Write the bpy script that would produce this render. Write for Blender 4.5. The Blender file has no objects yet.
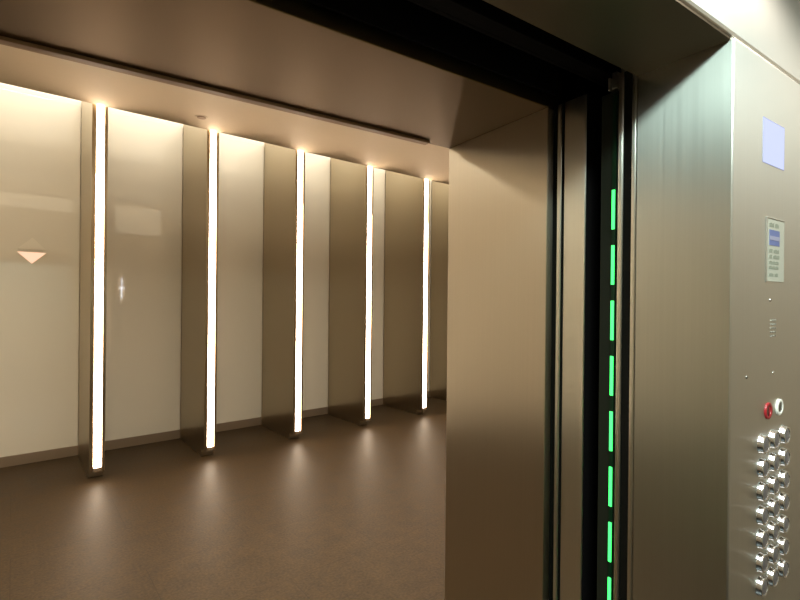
import bpy, bmesh, math
from mathutils import Matrix, Vector

sc = bpy.context.scene
C = sc.collection
PI = math.pi
DY = 0.09319                      # the lobby wall is not square to the lift: it is turned by 5.3 degrees
CO, SI = math.cos(DY), math.sin(DY)


def L(x, y, z=0.0):
    """lobby coordinates to world"""
    return (CO * x - SI * y, SI * x + CO * y, z)


# ------------------------------------------------------------------ materials
def srgb(r, g, b):
    f = lambda v: v / 12.92 if v <= 0.04045 else ((v + 0.055) / 1.055) ** 2.4
    return (f(r / 255), f(g / 255), f(b / 255), 1)


def mat(name, col, metal=0.0, rough=0.5, ior=1.45, aniso=0.0, emit=None, strength=0.0, spec=0.5, coat=0.0):
    m = bpy.data.materials.new(name)
    m.use_nodes = True
    b = m.node_tree.nodes['Principled BSDF']
    b.inputs['Base Color'].default_value = col
    b.inputs['Metallic'].default_value = metal
    b.inputs['Roughness'].default_value = rough
    b.inputs['IOR'].default_value = ior
    b.inputs['Anisotropic'].default_value = aniso
    b.inputs['Specular IOR Level'].default_value = spec
    b.inputs['Coat Weight'].default_value = coat
    b.inputs['Coat Roughness'].default_value = 0.03
    if emit:
        b.inputs['Emission Color'].default_value = emit
        b.inputs['Emission Strength'].default_value = strength
    return m


def grain(m, scale, rough_lo, rough_hi, bump=0.02, tint=0.06, dist=0.001):
    """brushed grain: noise stretched along the brushing direction, on roughness, colour and bump"""
    nt = m.node_tree
    b = nt.nodes['Principled BSDF']
    tc = nt.nodes.new('ShaderNodeTexCoord')
    mp = nt.nodes.new('ShaderNodeMapping')
    mp.inputs['Scale'].default_value = scale
    nz = nt.nodes.new('ShaderNodeTexNoise')
    nz.inputs['Scale'].default_value = 1.0
    nz.inputs['Detail'].default_value = 4
    nt.links.new(tc.outputs['Object'], mp.inputs['Vector'])
    nt.links.new(mp.outputs['Vector'], nz.inputs['Vector'])
    r = nt.nodes.new('ShaderNodeMapRange')
    r.inputs['To Min'].default_value = rough_lo
    r.inputs['To Max'].default_value = rough_hi
    nt.links.new(nz.outputs['Fac'], r.inputs['Value'])
    nt.links.new(r.outputs['Result'], b.inputs['Roughness'])
    mx = nt.nodes.new('ShaderNodeMix')
    mx.data_type = 'RGBA'
    c = b.inputs['Base Color'].default_value[:]
    mx.inputs['A'].default_value = tuple(v * (1 - tint) for v in c[:3]) + (1,)
    mx.inputs['B'].default_value = tuple(min(1, v * (1 + tint)) for v in c[:3]) + (1,)
    nt.links.new(nz.outputs['Fac'], mx.inputs['Factor'])
    nt.links.new(mx.outputs['Result'], b.inputs['Base Color'])
    if bump:
        bp = nt.nodes.new('ShaderNodeBump')
        bp.inputs['Strength'].default_value = bump
        bp.inputs['Distance'].default_value = dist
        nt.links.new(nz.outputs['Fac'], bp.inputs['Height'])
        nt.links.new(bp.outputs['Normal'], b.inputs['Normal'])
    return m


def brushed(name, col, rough, aniso=0.85, tint=0.05, freq=260, var=0.03):
    """steel brushed upright: reflections smear sideways and stay crisp up and down"""
    m = grain(mat(name, col, 1.0, rough, aniso=aniso), (freq, freq, 1.5), rough - var, rough + var, 0.0, tint)
    nt = m.node_tree
    g = nt.nodes.new('ShaderNodeNewGeometry')
    x = nt.nodes.new('ShaderNodeVectorMath')
    x.operation = 'CROSS_PRODUCT'
    x.inputs[0].default_value = (0, 0, 1)
    nt.links.new(g.outputs['True Normal'], x.inputs[1])
    nt.links.new(x.outputs['Vector'], nt.nodes['Principled BSDF'].inputs['Tangent'])
    return m


M = {}
M['steel'] = brushed('brushed_steel', (0.70, 0.67, 0.58, 1), 0.32)
M['steel_jamb'] = brushed('brushed_steel_jamb', (0.60, 0.59, 0.52, 1), 0.36)
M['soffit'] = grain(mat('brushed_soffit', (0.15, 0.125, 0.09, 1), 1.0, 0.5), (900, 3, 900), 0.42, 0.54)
M['steel_face'] = brushed('brushed_steel_face', (0.72, 0.69, 0.64, 1), 0.38)
M['bronze_frame'] = grain(mat('bronze_steel', (0.14, 0.089, 0.042, 1), 1.0, 0.4), (3, 900, 900), 0.36, 0.46)
M['bronze_jamb'] = brushed('bronze_steel_jamb', (0.52, 0.46, 0.36, 1), 0.32)
M['fin'] = brushed('bronze_fin', (0.47, 0.405, 0.295, 1), 0.28, tint=0.015, freq=120, var=0.008)
M['plinth'] = grain(mat('bronze_plinth', (0.30, 0.225, 0.15, 1), 0.4, 0.5), (2, 700, 700), 0.35, 0.5)
M['lip'] = mat('bronze_lip', (0.42, 0.30, 0.20, 1), 1.0, 0.35)
M['lip_paint'] = mat('bronze_paint', srgb(150, 112, 80), 0.0, 0.4)
M['detector'] = mat('detector_cap', srgb(150, 122, 96), 0.0, 0.5)
M['rubber'] = grain(mat('black_rubber', (0.0045, 0.004, 0.003, 1), 0.0, 0.6, spec=0.06), (300, 300, 60), 0.45, 0.65, 0.1)
M['black'] = mat('dark_paint', (0.004, 0.003, 0.003, 1), 0.0, 0.8, spec=0.05)
M['dark_metal'] = grain(mat('dark_track_metal', (0.012, 0.010, 0.008, 1), 1.0, 0.4), (4, 300, 300), 0.35, 0.5)
M['housing'] = mat('dark_olive_plastic', (0.010, 0.011, 0.007, 1), 0.0, 0.5, spec=0.1)
M['glass'] = mat('back_painted_glass', srgb(232, 224, 203), 0.0, 0.03, 1.65, spec=0.9)
M['glass_edge'] = mat('glass_edge', srgb(190, 205, 180), 0.0, 0.2, 1.5)
M['cream'] = mat('cream_paint', srgb(225, 215, 195), 0.0, 0.6)
M['ceiling'] = grain(mat('ceiling_paint', srgb(208, 190, 164), 0.0, 0.7), (20, 20, 20), 0.65, 0.75, 0.0, 0.02)
M['wall'] = grain(mat('lobby_wall_paint', srgb(105, 90, 68), 0.0, 0.5), (8, 8, 8), 0.45, 0.55, 0.0, 0.03)
M['panel_light'] = mat('pale_reflection_panel', srgb(172, 162, 143), 0.0, 0.4)
M['tube'] = mat('light_diffuser', (1, 0.97, 0.92, 1), 0.0, 0.4, emit=(1.0, 0.80, 0.60, 1), strength=26.0)
M['green'] = mat('green_led', (0.05, 0.4, 0.12, 1), 0.0, 0.3, emit=(0.045, 0.95, 0.135, 1), strength=2.2)
M['green_lens'] = mat('green_lens', (0.002, 0.014, 0.005, 1), 0.0, 0.3, spec=0.2)
M['screen'] = mat('lit_screen', (0.03, 0.03, 0.05, 1), 0.0, 0.3, emit=(0.60, 0.67, 1.0, 1), strength=1.0, spec=0.1)
M['screen_rim'] = mat('screen_rim', srgb(150, 155, 200), 0.0, 0.3)
M['chrome'] = mat('chrome', (0.85, 0.85, 0.86, 1), 1.0, 0.10)
M['button_face'] = mat('button_face', (0.50, 0.58, 0.80, 1), 1.0, 0.16)
M['red'] = mat('red_plastic', srgb(150, 32, 38), 0.0, 0.3)
M['white_ring'] = mat('white_plastic', srgb(225, 220, 210), 0.0, 0.35)
M['grey'] = mat('grey_metal', (0.25, 0.24, 0.22, 1), 1.0, 0.4)
M['card'] = mat('pale_card', srgb(168, 168, 156), 0.0, 0.35)
M['card_blue'] = mat('card_blue', srgb(92, 104, 150), 0.0, 0.4)
M['card_pale_blue'] = mat('card_pale_blue', srgb(140, 140, 165), 0.0, 0.4)
M['ink'] = mat('card_ink', srgb(128, 130, 116), 0.0, 0.5)
M['arrow_lit'] = mat('arrow_lit', (0.8, 0.6, 0.5, 1), 0.0, 0.3, emit=(1.0, 0.66, 0.46, 1), strength=0.75)
M['arrow_dim'] = mat('arrow_dim', srgb(236, 228, 208), 0.0, 0.03, 1.65)
M['wood'] = grain(mat('dark_wood', (0.22, 0.15, 0.10, 1), 0.0, 0.35), (6, 6, 0.8), 0.3, 0.45, 0.0, 0.35)
M['car_back'] = grain(mat('car_back_panel', srgb(140, 131, 116), 0.0, 0.4), (6, 6, 0.8), 0.35, 0.45, 0.0, 0.05)
M['car_lamp'] = mat('glow_panel', (0.9, 0.9, 0.85, 1), 0, 0.5, emit=(1.0, 0.96, 0.92, 1), strength=2.0)
M['car_floor'] = mat('car_floor', (0.012, 0.009, 0.007, 1), 0.0, 0.4)
M['car_ceiling'] = mat('car_ceiling', (0.7, 0.68, 0.62, 1), 0.0, 0.5)
M['call_lamp'] = mat('call_lamp', (0.5, 0.5, 0.6, 1), 0.0, 0.3, emit=(0.8, 0.85, 1.0, 1), strength=9.0)


def floor_material():
    m = mat('stone_floor', srgb(112, 86, 60), 0.0, 0.4, 1.5, spec=0.14)
    nt = m.node_tree
    b = nt.nodes['Principled BSDF']
    tc = nt.nodes.new('ShaderNodeTexCoord')
    nz = nt.nodes.new('ShaderNodeTexNoise')
    nz.inputs['Scale'].default_value = 9
    nz.inputs['Detail'].default_value = 8
    nz.inputs['Roughness'].default_value = 0.7
    fine = nt.nodes.new('ShaderNodeTexNoise')
    fine.inputs['Scale'].default_value = 70
    fine.inputs['Detail'].default_value = 3
    nt.links.new(tc.outputs['Object'], nz.inputs['Vector'])
    nt.links.new(tc.outputs['Object'], fine.inputs['Vector'])
    add = nt.nodes.new('ShaderNodeMath')
    add.operation = 'ADD'
    nt.links.new(nz.outputs['Fac'], add.inputs[0])
    nt.links.new(fine.outputs['Fac'], add.inputs[1])
    ramp = nt.nodes.new('ShaderNodeMapRange')
    ramp.inputs['From Min'].default_value = 0.66
    ramp.inputs['From Max'].default_value = 1.34
    nt.links.new(add.outputs[0], ramp.inputs['Value'])
    mx = nt.nodes.new('ShaderNodeMix')
    mx.data_type = 'RGBA'
    mx.inputs['A'].default_value = srgb(38, 28, 15)
    mx.inputs['B'].default_value = srgb(70, 53, 32)
    nt.links.new(ramp.outputs['Result'], mx.inputs['Factor'])
    br = nt.nodes.new('ShaderNodeTexBrick')
    br.offset = 0.5
    br.inputs['Scale'].default_value = 1.0
    br.inputs['Brick Width'].default_value = 1.2
    br.inputs['Row Height'].default_value = 0.6
    br.inputs['Mortar Size'].default_value = 0.0022
    br.inputs['Mortar Smooth'].default_value = 0.3
    br.inputs['Color1'].default_value = (1, 1, 1, 1)
    br.inputs['Color2'].default_value = (0.93, 0.93, 0.93, 1)
    br.inputs['Mortar'].default_value = (0.62, 0.6, 0.58, 1)
    nt.links.new(tc.outputs['Object'], br.inputs['Vector'])
    mu = nt.nodes.new('ShaderNodeMix')
    mu.data_type = 'RGBA'
    mu.blend_type = 'MULTIPLY'
    mu.inputs['Factor'].default_value = 1.0
    nt.links.new(mx.outputs['Result'], mu.inputs['A'])
    nt.links.new(br.outputs['Color'], mu.inputs['B'])
    nt.links.new(mu.outputs['Result'], b.inputs['Base Color'])
    r = nt.nodes.new('ShaderNodeMapRange')
    r.inputs['To Min'].default_value = 0.40
    r.inputs['To Max'].default_value = 0.58
    nt.links.new(nz.outputs['Fac'], r.inputs['Value'])
    nt.links.new(r.outputs['Result'], b.inputs['Roughness'])
    bp = nt.nodes.new('ShaderNodeBump')
    bp.inputs['Strength'].default_value = 0.3
    bp.inputs['Distance'].default_value = 0.002
    nt.links.new(add.outputs[0], bp.inputs['Height'])
    nt.links.new(bp.outputs['Normal'], b.inputs['Normal'])
    return m


M['floor'] = floor_material()


# ------------------------------------------------------------------ mesh helpers
def box(bm, x0, x1, y0, y1, z0, z1):
    v = [bm.verts.new((x, y, z)) for z in (z0, z1) for y in (y0, y1) for x in (x0, x1)]
    for f in ((0, 2, 3, 1), (4, 5, 7, 6), (0, 1, 5, 4), (2, 6, 7, 3), (0, 4, 6, 2), (1, 3, 7, 5)):
        bm.faces.new([v[i] for i in f])


def prism(bm, pts, z0, z1):
    """vertical prism over a counter-clockwise plan outline"""
    a = [bm.verts.new((x, y, z0)) for x, y in pts]
    b = [bm.verts.new((x, y, z1)) for x, y in pts]
    n = len(pts)
    bm.faces.new(a[::-1])
    bm.faces.new(b)
    for i in range(n):
        j = (i + 1) % n
        bm.faces.new((a[i], a[j], b[j], b[i]))


def slab_xz(bm, pts, y0, y1):
    """plate standing in an x-z plane (outline counter-clockwise seen from -y)"""
    a = [bm.verts.new((x, y0, z)) for x, z in pts]
    b = [bm.verts.new((x, y1, z)) for x, z in pts]
    n = len(pts)
    bm.faces.new(a)
    bm.faces.new(b[::-1])
    for i in range(n):
        j = (i + 1) % n
        bm.faces.new((a[j], a[i], b[i], b[j]))


def lathe_y(bm, prof, n=28):
    """turned about the -y axis: prof = [(radius, distance out of the wall)]"""
    rings = []
    for r, d in prof:
        rings.append([bm.verts.new((r * math.cos(2 * PI * k / n), -d, r * math.sin(2 * PI * k / n))) for k in range(n)]
                     if r > 1e-6 else [bm.verts.new((0, -d, 0))])
    for a, b in zip(rings[:-1], rings[1:]):
        for k in range(n):
            q = (k + 1) % n
            if len(a) == 1 and len(b) == 1:
                continue
            if len(a) == 1:
                bm.faces.new((a[0], b[k], b[q]))
            elif len(b) == 1:
                bm.faces.new((a[k], a[q], b[0]))
            else:
                bm.faces.new((a[k], a[q], b[q], b[k]))


def obj(name, build, m, parent=None, loc=(0, 0, 0), rotz=0.0, bevel=0.0, smooth=False, segs=2):
    bm = bmesh.new()
    build(bm)
    bmesh.ops.recalc_face_normals(bm, faces=bm.faces)
    me = bpy.data.meshes.new(name)
    bm.to_mesh(me)
    bm.free()
    me.materials.append(m)
    o = bpy.data.objects.new(name, me)
    C.objects.link(o)
    o.location = loc
    o.rotation_euler = (0, 0, rotz)
    if parent:
        o.parent = parent
    if smooth:
        for p in me.polygons:
            p.use_smooth = True
    if bevel:
        b = o.modifiers.new('bevel', 'BEVEL')
        b.width = bevel
        b.segments = segs
        b.limit_method = 'ANGLE'
        b.harden_normals = False
    return o


def boxes(*bs):
    def f(bm):
        for b in bs:
            box(bm, *b)
    return f


def thing(name, label, cat, loc=(0, 0, 0), rotz=0.0, group=None):
    o = bpy.data.objects.new(name, None)
    o.empty_display_size = 0.1
    C.objects.link(o)
    o.location = loc
    o.rotation_euler = (0, 0, rotz)
    tag(o, label, cat, group)
    return o


def tag(o, label, cat, group=None):
    o['label'] = label
    o['category'] = cat
    if group:
        o['group'] = group
    return o


def struct(name, build, m, loc=(0, 0, 0), rotz=0.0, bevel=0.0):
    o = obj(name, build, m, None, loc, rotz, bevel)
    o['kind'] = 'structure'
    return o


def dup(root, loc, rotz, label):
    r = root.copy()
    C.objects.link(r)
    r.location = loc
    r.rotation_euler = (0, 0, rotz)
    r['label'] = label
    for ch in list(root.children):
        c = ch.copy()
        C.objects.link(c)
        c.parent = r
        for g in list(ch.children):
            d = g.copy()
            C.objects.link(d)
            d.parent = c
    return r


# ------------------------------------------------------------------ camera
F_PX = 474.266
right = Vector((0.83001942, -0.55764022, 0.01025463))
up = Vector((-0.00801943, 0.00645184, 0.99994703))
fwd = Vector((0.55767684, 0.83005769, -0.0008832))
cam = bpy.data.cameras.new('camera')
cam.sensor_fit = 'HORIZONTAL'
cam.sensor_width = 36
cam.lens = F_PX * 36 / 800
cam.clip_start = 0.02
co = bpy.data.objects.new('camera', cam)
C.objects.link(co)
m4 = Matrix.Identity(4)
for i in range(3):
    m4[i][0], m4[i][1], m4[i][2] = right[i], up[i], -fwd[i]
m4[0][3], m4[1][3], m4[2][3] = 0, 0, 1.55
co.matrix_world = m4
sc.camera = co

# ------------------------------------------------------------------ sizes
ZC = 3.161                        # lobby soffit
YF, YW = 4.72, 5.565              # fin fronts, glass face (lobby coordinates)
X0, SP, FW = 0.505, 0.93276, 0.114
NF = 6
HZ = 2.14                         # lift opening head
YC, YJ = 0.459, 0.676             # car front return
Y0, Y1 = 0.9505, 1.4305           # landing frame
LX, RX = -0.40, 1.186             # opening sides

# ------------------------------------------------------------------ the lobby shell
struct('floor', boxes((-5, 9, 0.6, 5.8, -0.1, 0)), M['floor'], rotz=DY)
struct('added_soffit_left', boxes((-2.6, -1.3, 0.9, 3.29, ZC, ZC + 0.09)), M['ceiling'], rotz=DY)  # unseen soffit added so the jamb top reflects a darker ceiling
struct('wall_back', boxes((-4.5, 8.5, YW + 0.03, YW + 0.25, 0, 4.0)), M['cream'], rotz=DY)
struct('ceiling', boxes((-4.5, 8.5, 3.30, YF - 0.012, ZC, ZC + 0.09)), M['ceiling'], rotz=DY, bevel=0.004)
struct('ceiling_coffer', boxes((-4.5, 8.5, 0.9, 4.32, 3.95, 4.0)), M['cream'], rotz=DY)  # unseen raised ceiling, made up to house the soft fill lamp
struct('trim_1', boxes((-4.5, 8.5, YF - 0.4, YW + 0.25, 4.0, 4.1)), M['cream'], rotz=DY)       # roof of the light cove
struct('trim_2', boxes((-4.5, 8.5, YF - 0.45, YF - 0.4, ZC + 0.09, 4.1)), M['cream'], rotz=DY)  # back of the light cove
struct('wall_left', boxes((-2.7, -2.6, 0.9, 5.8, 0, 4.0)), M['cream'], rotz=DY)
struct('wall_right', boxes((7.6, 7.7, 0.9, 5.8, 0, 4.0)), M['wall'], rotz=DY)
# the wall the lifts are in: pieces round the opening
struct('wall_front', boxes((RX + 0.055, 7.5, 1.22, Y1 - 0.012, 0, 3.95), (-3.6, LX - 0.055, 1.22, Y1 - 0.012, 0, 3.95),
                           (LX - 0.055, RX + 0.055, 1.22, Y1 - 0.012, HZ + 0.13, 3.95)), M['wall'])

# baseboards and glass panels, one per bay between the fins
bays = []
for k in range(-1, NF):
    xa = X0 + k * SP + FW if k >= 0 else -1.2
    xb = X0 + (k + 1) * SP if k < NF - 1 else X0 + k * SP + SP
    bays.append((xa, xb))
struct('baseboard_back', lambda bm: [box(bm, a, b, YW - 0.006, YW + 0.03, 0, 0.094) for a, b in bays], M['plinth'],
       rotz=DY, bevel=0.002)
plabels = ['cream glossy glass wall panel with faint arrow lantern, left of all the light fins',
           'cream glossy glass wall panel between the nearest and the second light fin',
           'cream glossy glass wall panel between the second and the third light fin',
           'narrow view of cream glass wall panel between third and fourth light fins',
           'thin visible strip of cream glass panel between fourth and fifth light fins',
           'sliver of cream glass panel just right of the farthest lit light bar',
           'cream glass panel past the last fin, behind the door jamb']
for (a, b), lb in list(zip(bays, plabels))[:6]:
    w = b - a
    t = thing('glass_panel', lb, 'wall panel', L(a, YW, 0.0945), DY, 'cream glass panels on the lobby wall')
    obj('panel', boxes((0.003, w - 0.003, 0, 0.012, 0, 3.31)), M['glass'], t, bevel=0.0015)
    obj('rail', boxes((0.003, w - 0.003, 0.004, 0.03, 3.312, 3.35)), M['cream'], t)

# ------------------------------------------------------------------ light fins
flabels = ['bronze metal fin with bright vertical light bar, nearest and leftmost of the row',
           'bronze metal fin with bright light bar, second from the left in the row',
           'bronze metal fin with bright light bar, third from the left in the row',
           'bronze metal fin with bright light bar, fourth from the left in the row',
           'bronze metal fin with bright light bar, fifth in the row, beside the jamb',
           'bronze fin past the fifth light bar, its front hidden behind the door jamb']
ZS = 2.59                         # where the wide lower diffuser ends
D = YW - 0.006 - YF


def make_fin():
    t = thing('light_fin', flabels[0], 'light fin', L(X0, YF), DY, 'light fins along the lobby wall')
    # body with a channel down its nose for the lamp
    obj('body', lambda bm: prism(bm, [(0, 0), (0.030, 0), (0.030, 0.03), (0.090, 0.03), (0.090, 0), (FW, 0), (FW, D), (0, D)],
                                 0.068, 3.45), M['fin'], t, bevel=0.0015)
    obj('plinth', boxes((0.0, FW, 0.085, D, 0, 0.068)), M['fin'], t, bevel=0.001)
    obj('end_cap', boxes((0.030, 0.090, 0.0, 0.03, 0.068, 0.100)), M['plinth'], t)
    lower = obj('light_bar', lambda bm: prism(bm, [(0.036, 0.029), (0.036, 0.0), (0.038, -0.002), (0.083, -0.002),
                                                   (0.085, 0.0), (0.085, 0.029)], 0.101, ZS), M['tube'], t)
    obj('light_bar', boxes((0.041, 0.084, 0.010, 0.029, ZS + 0.002, 3.30)), M['tube'], t)
    for s in (0, 1):              # polished lips either side of the diffuser
        x = 0.0155 if s == 0 else 0.0905
        obj('lip', boxes((x, x + 0.008, -0.007, 0.0, 0.075, ZS)), M['lip'], t, bevel=0.001)
    return t


fin0 = make_fin()
for k in range(1, NF):
    dup(fin0, L(X0 + k * SP, YF), DY, flabels[k])

# arrow lantern set in the leftmost panel
t = thing('hall_lantern', 'faint arrow lamps on the leftmost glass panel, the down arrow glowing peach', 'lantern',
          L(0.134, YW - 0.001, 1.90), DY)
obj('down_arrow', lambda bm: slab_xz(bm, [(-0.106, 0.052), (0.0, -0.052), (0.106, 0.052)], -0.003, 0.0005), M['arrow_lit'], t)
obj('up_arrow', lambda bm: slab_xz(bm, [(-0.106, 0.08), (0.106, 0.08), (0.004, 0.19)], -0.002, 0.0005), M['arrow_dim'], t)

# ceiling detector
t = thing('smoke_detector', 'small round detector on the lobby ceiling by the second light fin', 'detector', L(1.293, 4.41, ZC), DY)


def disc(r, z0, z1, n=32):
    def f(bm):
        prism(bm, [(r * math.cos(2 * PI * k / n), r * math.sin(2 * PI * k / n)) for k in range(n)], z0, z1)
    return f


obj('base', disc(0.055, -0.004, 0.0), M['ceiling'], t, bevel=0.002)
obj('cap', disc(0.038, -0.009, -0.004), M['detector'], t, bevel=0.002)

# ------------------------------------------------------------------ landing door frame (lobby side)
t = thing('landing_door_frame', 'bronze steel door frame round the landing opening, facing the lobby', 'door frame', (0, 0, 0))
obj('jamb', lambda bm: prism(bm, [(1.173, Y0), (1.225, Y0), (1.239, Y1), (1.1845, Y1)], 0, HZ - 0.0003), M['bronze_jamb'], t, bevel=0.0015)
obj('jamb', lambda bm: prism(bm, [(LX, Y0), (LX, Y1), (LX - 0.055, Y1), (LX - 0.055, Y0)], 0, HZ - 0.0003), M['bronze_jamb'], t, bevel=0.0015)
obj('header', boxes((LX - 0.055, 1.239, Y0, Y1, HZ, HZ + 0.12)), M['bronze_frame'], t, bevel=0.002)
obj('header_lip', boxes((LX + 0.01, 1.067, Y1 - 0.03, Y1 - 0.002, HZ - 0.010, HZ - 0.0005)), M['lip_paint'], t, bevel=0.0015)

# ------------------------------------------------------------------ hoistway gap: doors, tracks, light curtain
struct('wall_gap', boxes((2.34, 2.4, YJ, 1.22, -0.1, 2.9), (-1.75, -1.7, YJ, 1.22, -0.1, 2.9), (LX - 0.06, LX - 0.0045, 0.70, 0.79, 0.0, 2.12),
                         (-1.75, 2.4, 0.70, 1.22, 2.85, 2.9), (1.26, 2.4, 1.19, 1.22, 0, 2.9), (-1.75, LX - 0.1, 1.19, 1.22, 0, 2.9),
                         (LX - 0.1, 1.26, 1.19, 1.22, HZ + 0.13, 2.9)), M['black'])
t = thing('elevator_landing_door', 'steel landing door slid open, its edge showing beside the black gap', 'door', (1.2, 0.837, 0))
obj('panel', boxes((0, 1.05, 0, 0.073, 0.012, 2.148)), M['steel'], t, bevel=0.002)
obj('rear_face', boxes((0.004, 1.05, -0.0016, -0.0003, 0.012, 2.148)), M['black'], t)
obj('edge_strip', boxes((-0.007, 0.02, 0.0785, 0.093, 0.012, 2.145)), M['steel'], t, bevel=0.003)
obj('brush_seal', boxes((-0.004, 0.02, 0.0745, 0.078, 0.012, 2.145)), M['rubber'], t)
obj('hanger', boxes((0.02, 1.0, 0.02, 0.05, 2.148, 2.30)), M['dark_metal'], t)
obj('seal', boxes((0.0, 0.03, 0.0945, 0.1125, 0.012, 2.14)), M['rubber'], t)
t = thing('elevator_car_door', 'lift car door slid open, its steel edges and rubber strip beside the control column', 'door', (1.193, 0.68, 0))
obj('panel', boxes((0.004, 1.05, 0.0, 0.05, 0.012, 2.19)), M['steel'], t, bevel=0.001)
obj('edge_strip', boxes((-0.006, 0.0035, 0.0, 0.0125, 0.012, 2.16)), M['steel'], t, bevel=0.003)
obj('edge_strip', boxes((-0.006, 0.0035, 0.0365, 0.05, 0.012, 2.16)), M['steel'], t, bevel=0.003)
obj('rubber_strip', boxes((-0.002, 0.0035, 0.013, 0.036, 0.012, 2.16)), M['rubber'], t)
t = thing('light_curtain', 'dark door sensor strip with a dashed column of green lights', 'sensor', (1.193, 0.736, 0))
obj('housing', boxes((0.003, 0.04, 0.0, 0.049, 0.02, 2.12)), M['housing'], t, bevel=0.002)
obj('lens', boxes((-0.001, 0.0027, 0.0025, 0.0125, 0.04, 2.11)), M['green_lens'], t)
for i in range(13):
    z = 1.852 - 0.1497 * i
    if z - 0.106 < 0.03:
        break
    obj('green_light', boxes((-0.004, -0.0012, 0.0035, 0.0115, z - 0.106, z)), M['green'], t)
obj('bracket', boxes((-0.004, 0.03, 0.0, 0.014, 2.125, 2.17), (-0.004, 0.03, 0.020, 0.026, 2.125, 2.16)), M['steel'], t, bevel=0.001)
t = thing('door_track', 'dark door track beam in the black slot over the opening', 'track', (0, 0.80, 2.17))
obj('rail', boxes((-1.6, 2.3, 0.0, 0.012, 0.0, 0.20)), M['black'], t, bevel=0.001)
obj('flange', boxes((-1.6, 2.3, -0.04, -0.0005, 0.0, 0.008)), M['black'], t, bevel=0.001)
obj('cover', boxes((-1.6, 1.16, 0.11, 0.118, -0.01, 0.18)), M['black'], t)
struct('trim_3', boxes((-1.6, 2.3, YJ + 0.002, 0.79, -0.05, -0.004)), M['dark_metal'])    # car sill
struct('trim_4', boxes((-1.6, 2.3, 0.82, 0.96, -0.05, -0.001)), M['dark_metal'])          # landing sill

# ------------------------------------------------------------------ the lift car
CR, CL, CB, CH = 1.645, -0.95, -1.35, 2.55
struct('floor_car', boxes((CL, CR, CB, YJ, -0.1, 0)), M['car_floor'])
struct('ceiling_car', boxes((CL - 0.05, CR + 0.05, CB - 0.05, YJ, CH, CH + 0.05)), M['car_ceiling'])
struct('wall_right_car', boxes((CR, CR + 0.05, CB, YJ, 0, CH)), M['wood'])
struct('wall_left_car', boxes((CL - 0.05, CL, CB, YJ, 0, CH)), M['wood'])
struct('wall_back_car', boxes((CL, CR, CB - 0.05, CB, 0, CH)), M['car_back'])
struct('wall_front_car', boxes((CL, LX, YC, YJ, 0, 2.134)), M['steel'], bevel=0.002)

t = thing('added_glow_panel', 'unseen glowing panel added to the lift car ceiling, overhead', 'lamp', (0.4, -0.62, CH - 0.0005))
obj('diffuser', boxes((-1.0, 1.0, -0.6, 0.25, -0.012, 0)), M['car_lamp'], t)  # added glow, brightens the control column through its reflection
t = thing('car_transom', 'pale steel panel over the car opening, running above the control column', 'panel', (0, YC, 2.1365))
obj('panel', boxes((CL, CR - 0.001, 0, YJ - YC, 0.0, CH - 2.1365 - 0.001)), M['steel_face'], t, bevel=0.008, )
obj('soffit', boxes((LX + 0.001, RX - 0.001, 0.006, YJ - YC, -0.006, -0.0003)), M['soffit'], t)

t = thing('control_column', 'brushed steel lift control column with screen and rows of buttons', 'control panel', (0, YC, 0))
obj('column', boxes((RX, CR - 0.001, 0, YJ - YC, 0, 2.1355)), M['steel_face'], t, bevel=0.004)
obj('jamb_plate', boxes((-0.0016, -0.0002, 0.003, YJ - YC - 0.001, 0.001, 2.1345)), M['steel_jamb'], t, (RX, 0, 0))
s = obj('display_screen', lambda bm: slab_xz(bm, [(0, 0), (0.130, 0), (0.130, 0.105), (0, 0.105)], -0.0007, 0.004), M['screen'], t, (1.348, 0, 1.889))
obj('screen_frame', boxes((-0.002, 0.132, -0.0009, -0.0003, -0.002, 0.0), (-0.002, 0.132, -0.0009, -0.0003, 0.105, 0.107),
                          (-0.002, 0.0, -0.0009, -0.0003, 0, 0.105), (0.130, 0.132, -0.0009, -0.0003, 0, 0.105)), M['screen_rim'], s)


def ring(bm):
    lathe_y(bm, [(0.0238, 0.0), (0.0238, 0.002), (0.0222, 0.004), (0.0218, 0.0105), (0.0205, 0.0125), (0.0185, 0.0128),
                 (0.0168, 0.0105), (0.0168, 0.006)])


def face(bm):
    lathe_y(bm, [(0.0165, 0.006), (0.0163, 0.0105), (0.014, 0.0122), (0.006, 0.0134), (0.0, 0.0136)])


b0 = obj('floor_button', ring, M['chrome'], t, (1.353, -0.0002, 1.214), smooth=True)
f0 = obj('button_face', face, M['button_face'], b0, smooth=True)
for r in range(7):
    for q, x in enumerate((1.353, 1.4195, 1.486)):
        if r == 0 and q == 0:
            continue
        b = b0.copy()
        C.objects.link(b)
        b.parent = t
        b.location = (x, -0.0002, 1.214 - 0.0565 * r + 0.0012 * q)
        f = f0.copy()
        C.objects.link(f)
        f.parent = b


def torus_y(R, w, d):
    def f(bm):
        lathe_y(bm, [(R - w, 0.0), (R - w, d * 0.8), (R - w * 0.7, d), (R + w * 0.7, d), (R + w, d * 0.8), (R + w, 0.0)])
    return f


a = obj('alarm_button', torus_y(0.0165, 0.0040, 0.004), M['red'], t, (1.392, -0.0002, 1.288), smooth=True)
obj('button_face', lambda bm: lathe_y(bm, [(0.0123, 0.0005), (0.0120, 0.002), (0.008, 0.003), (0.0, 0.0032)]), M['grey'], a, smooth=True)
obj('cross_bar', boxes((-0.003, 0.003, -0.0048, -0.0033, -0.010, 0.010)), M['red'], a, bevel=0.001)
a['label'] = 'red ringed alarm button'
k = obj('key_switch', torus_y(0.0165, 0.0042, 0.005), M['white_ring'], t, (1.461, -0.0002, 1.289), smooth=True)
obj('keyhole', lambda bm: lathe_y(bm, [(0.0120, 0.001), (0.0115, 0.004), (0.0, 0.0045)]), M['grey'], k, smooth=True)
k['label'] = 'white ringed key switch'


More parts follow.
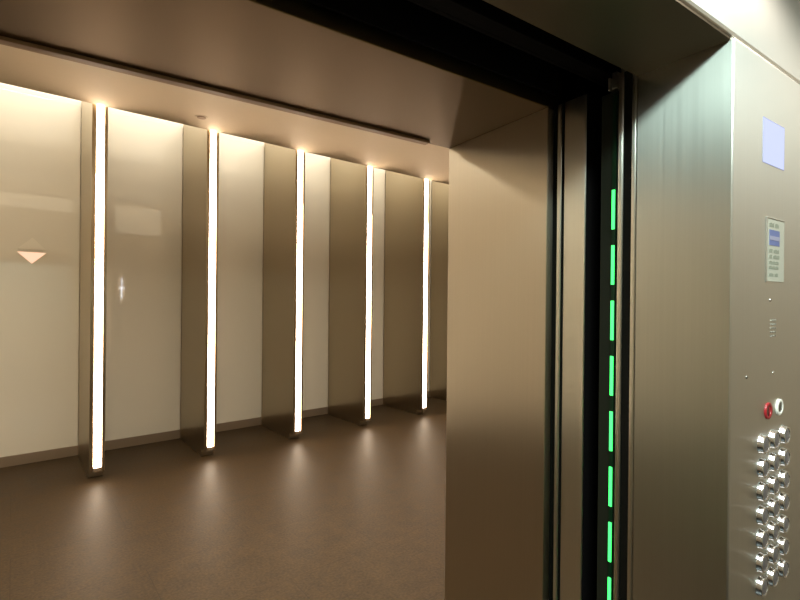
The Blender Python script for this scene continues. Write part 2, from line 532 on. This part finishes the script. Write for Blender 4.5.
def dots(bm):
    for i in range(5):
        for j in range(4):
            x, z = (j - 1.5) * 0.0095, (i - 2) * 0.0095
            n = 8
            slab_xz(bm, [(x + 0.0022 * math.cos(2 * PI * q / n), z + 0.0022 * math.sin(2 * PI * q / n)) for q in range(n)], -0.0008, 0.0004)


obj('speaker_grille', dots, M['grey'], t, (1.421, 0, 1.489))
for x, z, m in ((1.424, 1.378, 'chrome'), (1.400, 1.558, 'chrome'), (1.269, 1.380, 'grey')):
    obj('screw', lambda bm: lathe_y(bm, [(0.004, 0.0), (0.004, 0.001), (0.0025, 0.002), (0.0, 0.0022)], 14), M[m], t, (x, -0.0002, z), smooth=True)

# notice card in its slip frame on the column
t = thing('notice_card', 'small pale notice card with a blue square and grey lines on the control column', 'notice', (1.372, YC - 0.0004, 1.604))
W, Hh = 0.110, 0.153
obj('card', boxes((0, W, -0.0015, 0, 0, Hh)), M['card'], t)
obj('blue_picture', boxes((0.014, 0.078, -0.0022, -0.0016, 0.088, 0.126)), M['card_blue'], t)
obj('pale_band', boxes((0.014, 0.078, -0.0027, -0.0023, 0.101, 0.111)), M['card_pale_blue'], t)


def text_row(z, h, words):
    def f(bm):
        for x, w in words:
            n = max(2, int(w / 0.006))
            for q in range(n):
                box(bm, x + q * w / n, x + (q + 0.68) * w / n, -0.0021, -0.0016, z, z + h * (1.0 if q % 3 else 0.82))
    return f


for z, h, words in ((0.133, 0.010, [(0.014, 0.030), (0.050, 0.024)]), (0.070, 0.009, [(0.014, 0.022), (0.042, 0.036)]),
                    (0.056, 0.009, [(0.014, 0.020), (0.040, 0.040)]), (0.042, 0.008, [(0.014, 0.062)]),
                    (0.030, 0.008, [(0.014, 0.060)]), (0.012, 0.008, [(0.016, 0.028), (0.050, 0.022)])):
    obj('printed_line', text_row(z, h, words), M['ink'], t)
obj('slip_frame', boxes((-0.004, 0, -0.003, 0, -0.003, Hh + 0.003), (0, W, -0.003, 0, Hh, Hh + 0.003)), M['steel_face'], t, bevel=0.0008)

# matching sensor strip on the other door, out of view to the left
struct('trim_5', lambda bm: [box(bm, LX - 0.004, LX - 0.001, 0.7415, 0.7515, 1.852 - 0.1497 * i - 0.106, 1.852 - 0.1497 * i)
                             for i in range(11)], M['green'])

# pale panels added on the lift wall to imitate bright patches reflected in the glass
struct('trim_6', boxes((1.28, 2.05, Y1 - 0.0118, Y1, 2.70, 3.20), (-0.9, 0.72, Y1 - 0.0118, Y1, 2.96, 3.18)), M['panel_light'], bevel=0.002)

# hall call station on the lobby side, seen only as a reflection in the glass
t = thing('call_station', 'slim hall call plate with a small lit bar beside the lift opening', 'call button', (1.40, Y1 - 0.013, 1.45))
obj('plate', boxes((-0.06, 0.06, 0, 0.008, 0, 0.5)), M['steel'], t, bevel=0.002)
obj('lamp', boxes((-0.006, 0.006, 0.0085, 0.012, 0.06, 0.44), (-0.045, 0.045, 0.0085, 0.012, 0.245, 0.27)), M['call_lamp'], t)


# ------------------------------------------------------------------ lights
def area(name, loc, target, size, size_y, power, col):
    l = bpy.data.lights.new(name, 'AREA')
    l.shape = 'RECTANGLE'
    l.size, l.size_y = size, size_y
    l.energy = power
    l.color = col
    o = bpy.data.objects.new(name, l)
    C.objects.link(o)
    o.location = loc
    o.rotation_euler = (Vector(target) - Vector(loc)).to_track_quat('-Z', 'Y').to_euler()
    return o


# strip lamps in the cove over the glass wall
o = area('cove_lamp', L(2.2, 5.05, 3.98), L(2.2, 5.05, 0), 9.0, 0.10, 108, (1.0, 0.98, 0.95))
# unseen broad soft lamp added under a made-up coffer to brighten the glass
area('coffer_fill', L(2.2, 2.6, 3.90), L(2.2, 2.6, 0), 9.0, 1.6, 430, (1.0, 0.93, 0.83))
area('left_wall_fill', L(-2.30, 3.2, ZC - 0.01), L(-2.45, 3.2, 0), 0.10, 2.6, 60, (1.0, 0.92, 0.78))  # unseen lamp added so the landing jamb reflects a bright upper wall
# car ceiling lamps
area('car_lamp', (0.25, -0.30, CH - 0.01), (0.25, -0.30, 0), 0.9, 0.35, 110, (0.72, 0.96, 0.94))
l = bpy.data.lights.new('car_downlight', 'SPOT')
l.energy = 36
l.spot_size = math.radians(140)
l.spot_blend = 0.6
l.shadow_soft_size = 0.05
l.color = (1.0, 0.93, 0.82)
o = bpy.data.objects.new('car_downlight', l)
C.objects.link(o)
o.location = (1.2, 0.1, CH - 0.02)

w = bpy.data.worlds.new('world')
sc.world = w
w.use_nodes = True
w.node_tree.nodes['Background'].inputs['Color'].default_value = (0.02, 0.018, 0.015, 1)
w.node_tree.nodes['Background'].inputs['Strength'].default_value = 0.2

sc.view_settings.view_transform = 'Standard'
sc.view_settings.look = 'None'
sc.view_settings.exposure = 0.0
sc.view_settings.gamma = 1.0
sc.view_settings.use_curve_mapping = False
sc.cycles.use_denoising = True
sc.cycles.max_bounces = 10
sc.cycles.sample_clamp_indirect = 8
